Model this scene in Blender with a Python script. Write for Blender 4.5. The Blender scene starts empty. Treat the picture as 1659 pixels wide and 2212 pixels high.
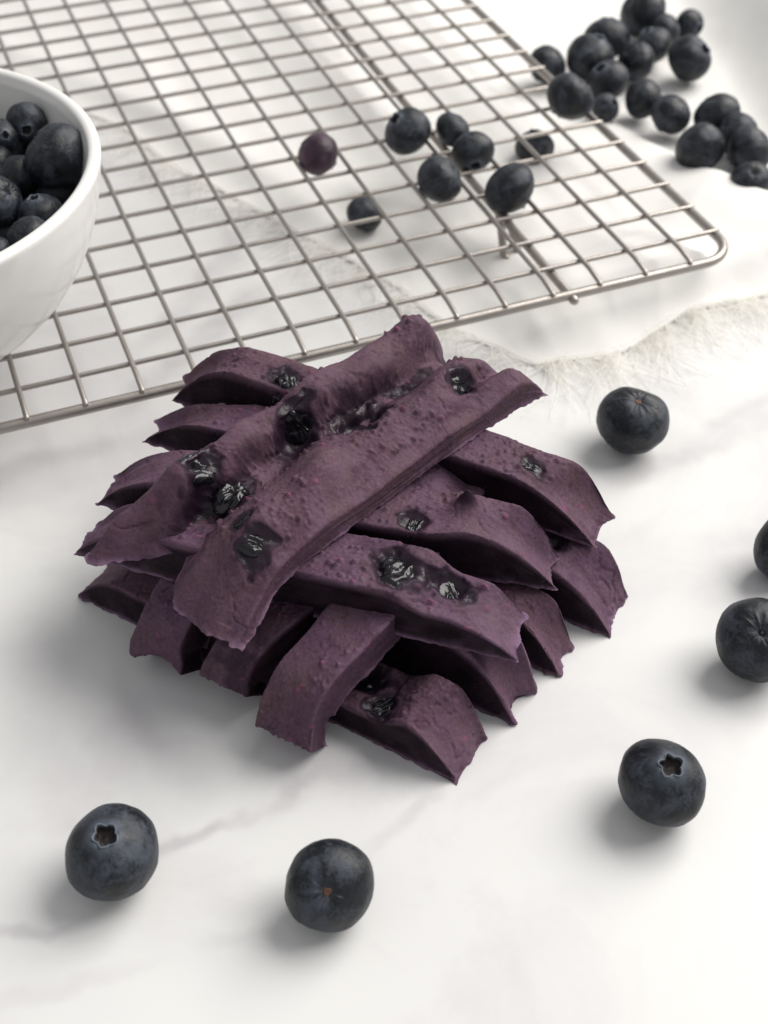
import bpy, math, random
import numpy as np
from mathutils import Matrix, Vector

# ------------------------------------------------------------------ camera, world, lamps, exposure
# All building is done in centimetres on a table top at z = 0 and scaled to metres (CM).
CM = 0.01
scene = bpy.context.scene
col = scene.collection
CAM_POS = np.array([0.0, -21.046, 19.925])
CAM_ROT = np.array([[0.99994333, -0.0073195, -0.0077312],
                    [-0.01064643, -0.68746822, -0.72613642],
                    [0.0, 0.72617757, -0.68750719]])          # rows: right, down, forward
FOC = 2867.84
cam_data = bpy.data.cameras.new('camera')
cam = bpy.data.objects.new('camera', cam_data)
col.objects.link(cam)
_m = Matrix.Identity(4)
for i in range(3):
    _m[i][0] = CAM_ROT[0][i]; _m[i][1] = -CAM_ROT[1][i]; _m[i][2] = -CAM_ROT[2][i]
    _m[i][3] = CAM_POS[i] * CM
cam.matrix_world = _m
cam_data.sensor_fit = 'VERTICAL'; cam_data.sensor_height = 36; cam_data.sensor_width = 27
cam_data.lens = 36 * FOC / 2212
cam_data.clip_start = 0.01; cam_data.clip_end = 50
cam_data.dof.use_dof = True
cam_data.dof.focus_distance = 0.25
cam_data.dof.aperture_fstop = 22.0
scene.camera = cam

world = bpy.data.worlds.new('World'); scene.world = world
world.use_nodes = True
world.node_tree.nodes['Background'].inputs['Color'].default_value = (0.98, 0.985, 1.0, 1)
world.node_tree.nodes['Background'].inputs['Strength'].default_value = 0.44


def window_lamp(name, pos, target, sx, sy, power, colour):
    d = bpy.data.lights.new(name, 'AREA'); d.shape = 'RECTANGLE'; d.size = sx * CM; d.size_y = sy * CM
    d.energy = power; d.color = colour
    o = bpy.data.objects.new(name, d); col.objects.link(o)
    p = Vector(pos) * CM; o.location = p
    o.rotation_euler = (Vector(target) * CM - p).to_track_quat('-Z', 'Y').to_euler()
    return o


window_lamp('window_light', (132, 80, 152), (1, 1, 0), 190, 160, 70, (1.0, 0.966, 0.915))

scene.view_settings.view_transform = 'Standard'
scene.view_settings.look = 'None'
scene.view_settings.gamma = 1.0
scene.view_settings.exposure = 0.10
scene.view_settings.use_curve_mapping = False
scene.cycles.use_denoising = True
scene.cycles.max_bounces = 12; scene.cycles.diffuse_bounces = 8; scene.cycles.transmission_bounces = 8


def ray(px, py):
    return CAM_ROT.T @ np.array([(px - 829.5) / FOC, (py - 1106) / FOC, 1.0])


def at(px, py, z):
    """point of height z (cm) seen at a place of the photograph (1659 x 2212 grid)"""
    d = ray(px, py)
    return CAM_POS + d * ((z - CAM_POS[2]) / d[2])


def depth(p):
    return float((CAM_ROT @ (np.asarray(p) - CAM_POS))[2])


def camvec(a, b, front=True):
    """world direction: a to the right, b up in the picture, rest towards (or away from) the viewer"""
    c = math.sqrt(max(0.0, 1 - a * a - b * b)) * (1 if front else -1)
    v = CAM_ROT[0] * a - CAM_ROT[1] * b - CAM_ROT[2] * c
    return v / np.linalg.norm(v)


# ------------------------------------------------------------------ numeric noise
def _hash(ix, iy, iz, seed):
    h = (ix.astype(np.int64) * 374761393 + iy.astype(np.int64) * 668265263 + iz.astype(np.int64) * 2147483647 + seed * 974634777) & 0xFFFFFFFF
    h = ((h ^ (h >> 13)) * 1274126177) & 0xFFFFFFFF
    h = ((h ^ (h >> 16)) * 2246822519) & 0xFFFFFFFF
    h = h ^ (h >> 13)
    return (h & 0xFFFFFF) / float(0xFFFFFF)


def vnoise(P, f, seed=0):
    """smooth noise in -1..1"""
    Q = P * f
    i = np.floor(Q); t = Q - i; t = t * t * t * (t * (t * 6 - 15) + 10)
    i = i.astype(np.int64)
    out = 0
    for a in (0, 1):
        wx = t[..., 0] if a else 1 - t[..., 0]
        for b in (0, 1):
            wy = t[..., 1] if b else 1 - t[..., 1]
            for c in (0, 1):
                wz = t[..., 2] if c else 1 - t[..., 2]
                out = out + wx * wy * wz * _hash(i[..., 0] + a, i[..., 1] + b, i[..., 2] + c, seed)
    return out * 2 - 1


def fbm(P, f, octv=3, seed=0):
    s = 0; a = 1
    for k in range(octv):
        s = s + a * vnoise(P, f * 2 ** k, seed + k * 17); a *= 0.5
    return s / 1.75


def worley(P, f, seed=0):
    """distance to the nearest scattered point, and that point's random value"""
    Q = P * f
    i = np.floor(Q).astype(np.int64)
    best = np.full(P.shape[:-1], 9.0); val = np.zeros(P.shape[:-1])
    for a in (-1, 0, 1):
        for b in (-1, 0, 1):
            for c in (-1, 0, 1):
                jx, jy, jz = i[..., 0] + a, i[..., 1] + b, i[..., 2] + c
                dx = jx + _hash(jx, jy, jz, seed + 1) - Q[..., 0]
                dy = jy + _hash(jx, jy, jz, seed + 2) - Q[..., 1]
                dz = jz + _hash(jx, jy, jz, seed + 3) - Q[..., 2]
                d = np.sqrt(dx * dx + dy * dy + dz * dz)
                m = d < best
                best = np.where(m, d, best)
                val = np.where(m, _hash(jx, jy, jz, seed + 4), val)
    return best, val


def sstep(a, b, x):
    t = np.clip((x - a) / (b - a), 0, 1)
    return t * t * (3 - 2 * t)


# ------------------------------------------------------------------ mesh helpers
def make_mesh(name, verts, faces, attr=None, smooth=True, scale=CM):
    v = np.asarray(verts, dtype=np.float64) * scale
    me = bpy.data.meshes.new(name)
    if isinstance(faces, np.ndarray):
        n, k = faces.shape
        me.vertices.add(len(v)); me.vertices.foreach_set('co', v.astype(np.float32).ravel())
        me.loops.add(n * k); me.loops.foreach_set('vertex_index', faces.astype(np.int32).ravel())
        me.polygons.add(n); me.polygons.foreach_set('loop_start', (np.arange(n) * k).astype(np.int32))
        me.update(calc_edges=True)
    else:
        me.from_pydata([tuple(q) for q in v], [], faces)
    me.validate()
    if smooth:
        me.polygons.foreach_set('use_smooth', np.ones(len(me.polygons), dtype=bool))
    if attr:
        for an, arr in attr.items():
            a = me.attributes.new(an, 'FLOAT', 'POINT')
            a.data.foreach_set('value', np.asarray(arr, dtype=np.float32).ravel())
    me.update()
    return me


def link(name, me, mat=None, parent=None):
    o = bpy.data.objects.new(name, me)
    if mat is not None and len(me.materials) == 0:
        me.materials.append(mat)
    col.objects.link(o)
    if parent is not None:
        o.parent = parent
    return o


def tag(o, label, cat, group=None):
    o['label'] = label; o['category'] = cat
    if group: o['group'] = group
    return o


def grid_faces(n, m, wrap_m=False, off=0):
    a = np.arange(n * m).reshape(n, m) + off
    if wrap_m:
        b = np.roll(a, -1, axis=1)
        return np.stack([a[:-1], b[:-1], b[1:], a[1:]], -1).reshape(-1, 4)
    return np.stack([a[:-1, :-1], a[:-1, 1:], a[1:, 1:], a[1:, :-1]], -1).reshape(-1, 4)


def catmull(pts, n):
    P = np.asarray(pts, float)
    P = np.vstack([2 * P[0] - P[1], P, 2 * P[-1] - P[-2]])
    seg = len(P) - 3
    u = np.linspace(0, seg, n); k = np.minimum(u.astype(int), seg - 1); t = (u - k)[:, None]
    p0, p1, p2, p3 = P[k], P[k + 1], P[k + 2], P[k + 3]
    return 0.5 * ((2 * p1) + (-p0 + p2) * t + (2 * p0 - 5 * p1 + 4 * p2 - p3) * t ** 2 + (-p0 + 3 * p1 - 3 * p2 + p3) * t ** 3)


def tube(path, r, sides=10, caps=True):
    """verts, faces of a round wire along a path with domed ends"""
    P = np.asarray(path, float)
    T = np.gradient(P, axis=0); T /= np.linalg.norm(T, axis=1)[:, None]
    rad = np.full(len(P), r)
    if caps:
        P = np.vstack([P[0] - T[0] * r * 0.9, P[0] - T[0] * r * 0.6, P, P[-1] + T[-1] * r * 0.6, P[-1] + T[-1] * r * 0.9])
        rad = np.r_[r * 0.35, r * 0.8, rad, r * 0.8, r * 0.35]
        T = np.vstack([T[0], T[0], T, T[-1], T[-1]])
    up = np.array([0, 0, 1.0]) if abs(T[:, 2]).max() < 0.9 else np.array([0.3, 0.9, 0.1])
    A = np.cross(T, up); A /= np.linalg.norm(A, axis=1)[:, None]
    B = np.cross(A, T)
    th = np.linspace(0, 2 * np.pi, sides, endpoint=False)
    V = P[:, None] + rad[:, None, None] * (A[:, None] * np.cos(th)[None, :, None] + B[:, None] * np.sin(th)[None, :, None])
    F = [tuple(q) for q in grid_faces(len(P), sides, True)]
    n = len(P)
    F.append(tuple(range(sides))[::-1]); F.append(tuple(range((n - 1) * sides, n * sides)))
    return V.reshape(-1, 3), F


# ------------------------------------------------------------------ materials
class NT:
    def __init__(self, name):
        self.mat = bpy.data.materials.new(name); self.mat.use_nodes = True
        self.t = self.mat.node_tree; self.b = self.t.nodes['Principled BSDF']

    def n(self, kind, **kw):
        nd = self.t.nodes.new(kind)
        for k, v in kw.items():
            if k.startswith('i_'):
                key = k[2:]; key = int(key) if key.isdigit() else key
                self.set(nd, key, v)
            else:
                setattr(nd, k, v)
        return nd

    def set(self, nd, key, v):
        if isinstance(v, bpy.types.NodeSocket): self.t.links.new(v, nd.inputs[key])
        else: nd.inputs[key].default_value = v

    def p(self, key, v): self.set(self.b, key, v)

    def coord(self, kind='Object'): return self.n('ShaderNodeTexCoord').outputs[kind]

    def noise(self, vec, scale, detail=3, rough=0.55, dist=0.0):
        nd = self.n('ShaderNodeTexNoise', i_Vector=vec, i_Scale=scale, i_Detail=detail, i_Roughness=rough, i_Distortion=dist)
        return nd.outputs[0]

    def ramp(self, fac, stops):
        nd = self.n('ShaderNodeValToRGB', i_Fac=fac)
        cr = nd.color_ramp
        while len(cr.elements) < len(stops): cr.elements.new(0.5)
        for e, (p, c) in zip(cr.elements, stops):
            e.position = p; e.color = (c, c, c, 1) if isinstance(c, (int, float)) else (*c, 1)
        return nd.outputs[0]

    def mix(self, fac, a, b, blend='MIX'):
        nd = self.n('ShaderNodeMix', data_type='RGBA', blend_type=blend)
        self.set(nd, 0, fac)
        for k, v in ((6, a), (7, b)):
            self.set(nd, k, v if isinstance(v, bpy.types.NodeSocket) else (*v, 1))
        return nd.outputs[2]

    def math(self, op, a, b=0.0, clamp=False):
        nd = self.n('ShaderNodeMath', operation=op, use_clamp=clamp)
        self.set(nd, 0, a); self.set(nd, 1, b)
        return nd.outputs[0]

    def attr(self, name): return self.n('ShaderNodeAttribute', attribute_name=name).outputs['Fac']

    def bump(self, h, strength, dist, prev=None):
        nd = self.n('ShaderNodeBump', i_Height=h, i_Strength=strength, i_Distance=dist)
        if prev is not None: self.t.links.new(prev, nd.inputs['Normal'])
        return nd.outputs[0]


def mat_dough():
    m = NT('purple_dough')
    c = m.coord()
    big = m.noise(c, 70, 4)
    fine = m.noise(c, 1500, 3)
    base = m.mix(m.ramp(big, [(0.3, 0.0), (0.7, 1.0)]), (0.080, 0.040, 0.076), (0.128, 0.076, 0.112))
    rnd = m.n('ShaderNodeObjectInfo').outputs['Random']
    base = m.mix(m.math('MULTIPLY', rnd, 0.60), base, (0.124, 0.070, 0.072))
    base = m.mix(m.ramp(m.noise(c, 130, 4, 0.6), [(0.45, 0.0), (0.68, 0.75)]), base, (0.128, 0.080, 0.076))
    base = m.mix(m.ramp(m.noise(c, 210, 5, 0.65), [(0.54, 0.0), (0.72, 0.75)]), base, (0.042, 0.020, 0.040))
    base = m.mix(m.ramp(fine, [(0.35, 0.0), (0.75, 0.6)]), base, (0.185, 0.120, 0.175))
    base = m.mix(m.attr('fleck'), base, (0.26, 0.08, 0.16))
    base = m.mix(m.attr('cut'), base, (0.009, 0.004, 0.008))  # near-black side faces: shade painted into the colour
    base = m.mix(m.math('MULTIPLY', m.attr('edge'), 0.8), base, (0.25, 0.165, 0.26))
    base = m.mix(m.attr('worn'), base, (0.20, 0.130, 0.195))
    base = m.mix(1.0, base, (0.77, 0.72, 0.755), 'MULTIPLY')
    wet = m.attr('wet')
    base = m.mix(m.ramp(wet, [(0.0, 0.0), (0.45, 0.72), (1.0, 0.95)]), base, (0.013, 0.006, 0.014))
    m.p('Base Color', base)
    gl = m.math('MULTIPLY', m.ramp(wet, [(0.72, 0.0), (1.0, 1.0)]), m.ramp(m.noise(c, 300, 3), [(0.35, 0.6), (0.65, 1.0)]))
    r = m.n('ShaderNodeMapRange', i_Value=gl); r.inputs[3].default_value = 0.60; r.inputs[4].default_value = 0.24
    m.p('Roughness', r.outputs[0])
    sp = m.n('ShaderNodeMapRange', i_Value=gl); sp.inputs[3].default_value = 0.10; sp.inputs[4].default_value = 0.34
    m.p('Specular IOR Level', sp.outputs[0])
    b1 = m.bump(m.noise(c, 800, 4, 0.65), 0.26, 0.0005)
    m.p('Normal', m.bump(fine, 0.35, 0.0003, b1))
    return m.mat


def mat_baked_berry():
    m = NT('baked_berry_skin')
    c = m.coord()
    f = m.noise(c, 700, 4)
    m.p('Base Color', m.mix(m.ramp(f, [(0.35, 0.0), (0.7, 1.0)]), (0.004, 0.004, 0.006), (0.012, 0.010, 0.015)))
    m.p('Roughness', m.ramp(f, [(0.3, 0.10), (0.7, 0.24)])); m.p('Specular IOR Level', 0.4)
    m.p('Normal', m.bump(m.noise(c, 350, 2, 0.5, 1.5), 0.22, 0.0008))
    return m.mat


def mat_berry(name, dark, mid, bloom, amount):
    m = NT(name)
    c = m.coord()
    oi = m.n('ShaderNodeObjectInfo').outputs['Random']
    loc = m.n('ShaderNodeVectorMath', operation='ADD', i_0=c)
    sc = m.n('ShaderNodeVectorMath', operation='SCALE', i_0=(31.0, 17.0, 23.0)); m.set(sc, 'Scale', oi)
    m.t.links.new(sc.outputs[0], loc.inputs[1])
    c = loc.outputs[0]
    n1 = m.noise(c, 1.5, 6, 0.62, 0.5)
    n2 = m.noise(c, 11, 5, 0.7)
    blo = m.ramp(m.math('ADD', n1, m.math('MULTIPLY', m.math('SUBTRACT', n2, 0.5), 0.55)), [(0.45, 0.0), (0.66, 1.0)])
    base = m.mix(m.ramp(m.noise(c, 0.9, 2), [(0.35, 0.0), (0.65, 1.0)]), dark, mid)
    fac = m.math('MULTIPLY', blo, amount)
    fac = m.math('MAXIMUM', fac, m.math('MULTIPLY', m.attr('bloom'), 0.75))
    base = m.mix(fac, base, bloom)
    m.p('Base Color', base)
    m.p('Roughness', m.ramp(blo, [(0.0, 0.38), (1.0, 0.62)]))
    m.p('Specular IOR Level', 0.36)
    m.p('Sheen Weight', 0.02); m.p('Sheen Roughness', 0.4); m.p('Sheen Tint', (0.7, 0.8, 1.0, 1))
    m.p('Normal', m.bump(m.noise(c, 5, 4, 0.6, 0.8), 0.25, 0.0005, m.bump(n2, 0.35, 0.00025)))
    return m.mat


def mat_calyx():
    m = NT('calyx_tissue')
    rim = m.attr('rim')
    c = m.coord()
    base = m.mix(m.noise(c, 9, 3), (0.008, 0.006, 0.008), (0.040, 0.026, 0.027))
    base = m.mix(rim, base, (0.13, 0.155, 0.19))
    m.p('Base Color', base); m.p('Roughness', 0.65)
    m.p('Normal', m.bump(m.noise(c, 10, 3), 0.4, 0.0004))
    return m.mat


def mat_scar():
    m = NT('stem_scar_tissue')
    m.p('Base Color', m.mix(m.noise(m.coord(), 18, 2), (0.06, 0.026, 0.018), (0.16, 0.075, 0.045))); m.p('Roughness', 0.7)
    return m.mat


def mat_metal():
    m = NT('champagne_wire')
    c = m.coord()
    m.p('Base Color', m.mix(m.noise(c, 300, 3), (0.30, 0.28, 0.26), (0.40, 0.365, 0.34)))
    m.p('Metallic', 0.85)
    m.p('Roughness', m.ramp(m.noise(c, 800, 3), [(0.3, 0.34), (0.7, 0.48)]))
    m.p('Normal', m.bump(m.noise(c, 2500, 2), 0.15, 0.0002))
    return m.mat


def mat_ceramic():
    m = NT('white_ceramic')
    m.p('Base Color', (0.80, 0.79, 0.77, 1)); m.p('Roughness', 0.22)
    m.p('Coat Weight', 0.3); m.p('Coat Roughness', 0.08)
    m.p('Normal', m.bump(m.noise(m.coord(), 40, 2), 0.05, 0.002))
    return m.mat


def mat_cloth():
    m = NT('white_linen')
    c = m.coord()
    m.p('Base Color', m.mix(m.noise(c, 60, 4), (0.77, 0.76, 0.735), (0.84, 0.83, 0.81)))
    m.p('Roughness', 0.85); m.p('Sheen Weight', 0.2)
    uvx = m.n('ShaderNodeTexWave', wave_type='BANDS', bands_direction='X', i_Vector=c, i_Scale=620, i_Distortion=2.5, i_Detail=2)
    uvy = m.n('ShaderNodeTexWave', wave_type='BANDS', bands_direction='Y', i_Vector=c, i_Scale=620, i_Distortion=2.5, i_Detail=2)
    b = m.bump(m.math('ADD', uvx.outputs['Fac'], uvy.outputs['Fac']), 0.16, 0.0002)
    m.p('Normal', m.bump(m.noise(c, 45, 2), 0.22, 0.003, b))
    return m.mat


def mat_thread():
    m = NT('linen_thread')
    m.p('Base Color', (0.93, 0.92, 0.89, 1)); m.p('Roughness', 0.8)
    tr = m.n('ShaderNodeBsdfTranslucent', i_Color=(0.95, 0.94, 0.91, 1))
    mx = m.n('ShaderNodeMixShader', i_Fac=0.6)
    m.t.links.new(m.b.outputs[0], mx.inputs[1]); m.t.links.new(tr.outputs[0], mx.inputs[2])
    m.t.links.new(mx.outputs[0], m.t.nodes['Material Output'].inputs[0])
    return m.mat


def mat_marble():
    m = NT('white_marble')
    c = m.coord()
    warp = m.n('ShaderNodeTexNoise', i_Vector=c, i_Scale=14, i_Detail=5, i_Roughness=0.6)
    wv = m.n('ShaderNodeVectorMath', operation='SUBTRACT', i_0=warp.outputs['Color'], i_1=(0.5, 0.5, 0.5))
    ws = m.n('ShaderNodeVectorMath', operation='SCALE', i_0=wv.outputs[0]); ws.inputs['Scale'].default_value = 0.035
    wa = m.n('ShaderNodeVectorMath', operation='ADD', i_0=c, i_1=ws.outputs[0])
    sep = m.n('ShaderNodeSeparateXYZ', i_0=wa.outputs[0])
    X, Y = sep.outputs[0], sep.outputs[1]
    base = m.mix(m.ramp(m.noise(c, 9, 4), [(0.35, 0.0), (0.7, 1.0)]), (0.715, 0.715, 0.707), (0.65, 0.648, 0.652))
    vein = None
    # veins of the stone: (point, point) in cm, half-width in cm, strength
    for (ax, ay), (bx, by), hw, st in VEINS:
        hw, st = hw * 1.6, st * 1.0
        L = math.hypot(bx - ax, by - ay); nx, ny = -(by - ay) / L, (bx - ax) / L
        d = m.math('ADD', m.math('MULTIPLY', X, nx), m.math('SUBTRACT', m.math('MULTIPLY', Y, ny), (nx * ax + ny * ay) * CM))
        d = m.math('ABSOLUTE', d)
        tx, ty = (bx - ax) / L, (by - ay) / L
        s = m.math('ADD', m.math('MULTIPLY', X, tx), m.math('SUBTRACT', m.math('MULTIPLY', Y, ty), (tx * ax + ty * ay) * CM))
        line = m.n('ShaderNodeMapRange', interpolation_type='SMOOTHERSTEP', i_Value=d)
        line.inputs[1].default_value = 0; line.inputs[2].default_value = hw * CM; line.inputs[3].default_value = st; line.inputs[4].default_value = 0
        e0 = m.n('ShaderNodeMapRange', interpolation_type='SMOOTHERSTEP', i_Value=s)
        e0.inputs[1].default_value = -1.2 * CM; e0.inputs[2].default_value = 0.8 * CM
        e1 = m.n('ShaderNodeMapRange', interpolation_type='SMOOTHERSTEP', i_Value=s)
        e1.inputs[1].default_value = (L - 0.8) * CM; e1.inputs[2].default_value = (L + 1.2) * CM; e1.inputs[3].default_value = 1; e1.inputs[4].default_value = 0
        v = m.math('MULTIPLY', line.outputs[0], m.math('MULTIPLY', e0.outputs[0], e1.outputs[0]))
        vein = v if vein is None else m.math('MAXIMUM', vein, v)
    brk = m.ramp(m.noise(c, 55, 4), [(0.3, 0.25), (0.65, 1.0)])
    base = m.mix(m.math('MULTIPLY', vein, brk), base, (0.36, 0.34, 0.37))
    cl = m.ramp(m.noise(wa.outputs[0], 17, 6, 0.62, 0.8), [(0.45, 0.0), (0.70, 0.50)])
    base = m.mix(cl, base, (0.47, 0.455, 0.48))
    m.p('Base Color', base)
    m.p('Roughness', 0.38); m.p('Specular IOR Level', 0.4)
    m.p('Normal', m.bump(m.noise(c, 1200, 2), 0.03, 0.0003))
    return m.mat


def P2(px, py):
    p = at(px, py, 0); return (p[0], p[1])


VEINS = [
    (P2(330, 1795), P2(560, 1712), 0.16, 0.62), (P2(560, 1712), P2(660, 1640), 0.22, 0.55), (P2(660, 1640), P2(880, 1605), 0.32, 0.40),
    (P2(-40, 2010), P2(170, 1955), 0.14, 0.40), (P2(120, 1650), P2(210, 1830), 0.50, 0.36), (P2(0, 1330), P2(330, 1620), 0.9, 0.34),
    (P2(230, 1480), P2(420, 1640), 0.5, 0.40), (P2(40, 1560), P2(240, 1700), 0.6, 0.30),
    (P2(1330, 1030), P2(1659, 890), 0.45, 0.50), (P2(1450, 960), P2(1700, 840), 0.28, 0.42), (P2(780, 1800), P2(960, 1690), 0.16, 0.30),
    (P2(300, 880), P2(560, 640), 0.45, 0.55), (P2(330, 760), P2(480, 560), 0.5, 0.45), (P2(0, 1030), P2(260, 940), 0.5, 0.42),
    (P2(20, 2120), P2(260, 2060), 0.2, 0.28), (P2(450, 640), P2(520, 420), 0.4, 0.40), (P2(1500, 1200), P2(1700, 1120), 0.4, 0.22),
]
M_DOUGH = mat_dough(); M_BAKED = mat_baked_berry(); M_CALYX = mat_calyx(); M_SCAR = mat_scar()
M_BERRY = mat_berry('blueberry_skin', (0.0035, 0.0045, 0.007), (0.008, 0.010, 0.015), (0.085, 0.100, 0.130), 0.52)
M_PLUM = mat_berry('reddish_berry_skin', (0.022, 0.010, 0.018), (0.06, 0.018, 0.045), (0.12, 0.09, 0.12), 0.35)
M_METAL = mat_metal(); M_CERAMIC = mat_ceramic(); M_CLOTH = mat_cloth(); M_THREAD = mat_thread(); M_MARBLE = mat_marble()

# ------------------------------------------------------------------ the table top
def build_table():
    x0, x1, y0, y1, t = -45, 55, -30, 75, 2.0
    v = [(x0, y0, 0), (x1, y0, 0), (x1, y1, 0), (x0, y1, 0), (x0, y0, -t), (x1, y0, -t), (x1, y1, -t), (x0, y1, -t)]
    f = [(0, 1, 2, 3), (7, 6, 5, 4), (0, 4, 5, 1), (1, 5, 6, 2), (2, 6, 7, 3), (3, 7, 4, 0)]
    o = link('table_top', make_mesh('table_top', v, f, smooth=False), M_MARBLE)
    o['kind'] = 'structure'


build_table()

# ------------------------------------------------------------------ wire cooling rack
CELL = 1.27
RACK_Z = 1.6
RO = np.array([-2.18196, 4.66307]); RU = np.array([1.188574, 0.447427]); RV = np.array([-0.447427, 1.188574])


def rk(u, v, z):
    q = RO + RU * u + RV * v
    return np.array([q[0], q[1], z])


def rack_uv(p):
    d = np.asarray(p)[:2] - RO
    return float(d @ RU) / CELL ** 2, float(d @ RV) / CELL ** 2


U0, U1, V0, V1 = -14.9, 9.09, -0.86, 21.9
WIRE_R, RIM_R = 0.063, 0.125


def build_rack():
    root = bpy.data.objects.new('cooling_rack', None); col.objects.link(root)
    root.location = Vector(rk(0, 0, 0)) * CM
    tag(root, 'champagne coloured wire cooling rack with a square mesh on low feet', 'cooling rack')
    off = rk(0, 0, 0)

    def wire(name, path, r, sides=10):
        v, f = tube(np.asarray(path) - off, r, sides)
        return link(name, make_mesh(name, v, f), M_METAL, root)

    rad = 0.75
    pts = []
    for cu, cv, a0 in ((U1 - rad, V1 - rad, 0), (U0 + rad, V1 - rad, 90), (U0 + rad, V0 + rad, 180), (U1 - rad, V0 + rad, 270)):
        for a in range(0, 91, 9):
            t = math.radians(a0 + a); pts.append(rk(cu + rad * math.cos(t), cv + rad * math.sin(t), RACK_Z - 0.11))
    pts.append(pts[0])
    v, f = tube(np.array(pts) - off, RIM_R, 14, caps=False)
    link('rim', make_mesh('rim', v, f[:-2]), M_METAL, root)
    rng = random.Random(4)
    for t in range(0, 22):                                     # wires along the rack, resting on the rim
        j = rng.uniform(-0.012, 0.012)
        wire('cross_wire', [rk(u, t + j, RACK_Z + 0.0) for u in np.linspace(U0 - 0.02, U1 + 0.03, 24)], WIRE_R)
    for l in range(-14, 9):                                    # wires across, over the others, ends bent down on the rim
        j = rng.uniform(-0.012, 0.012)
        ends = 0.122
        path = [rk(l + j, V0 - 0.02, RACK_Z + 0.03), rk(l + j, V0 + 0.06, RACK_Z + 0.05)] + \
               [rk(l + j, v_, RACK_Z + ends) for v_ in np.linspace(V0 + 0.45, V1 - 0.45, 22)] + \
               [rk(l + j, V1 - 0.06, RACK_Z + 0.05), rk(l + j, V1 + 0.02, RACK_Z + 0.03)]
        wire('long_wire', path, WIRE_R)
    for u in (5.40, -11.0):                                    # stiffening wires with bent feet
        wire('support_wire', [rk(u, v_, RACK_Z - 0.17) for v_ in np.linspace(V0 - 0.13, V1 + 0.13, 16)], RIM_R * 0.95, 12)
        for v0 in (1.95, V1 - 2.8):
            leg = [rk(u - 0.02, v0 + 0.45, RACK_Z - 0.2), rk(u - 0.02, v0 + 0.32, 1.1), rk(u - 0.02, v0 + 0.12, 0.48), rk(u + 0.05, v0 - 0.02, 0.33),
                   rk(u + 0.20, v0 - 0.02, 0.33), rk(u + 0.30, v0 + 0.12, 0.48), rk(u + 0.20, v0 + 0.32, 1.1), rk(u + 0.08, v0 + 0.45, RACK_Z - 0.2)]
            wire('foot', catmull(leg, 40), 0.11, 12)
    return root


build_rack()

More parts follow.
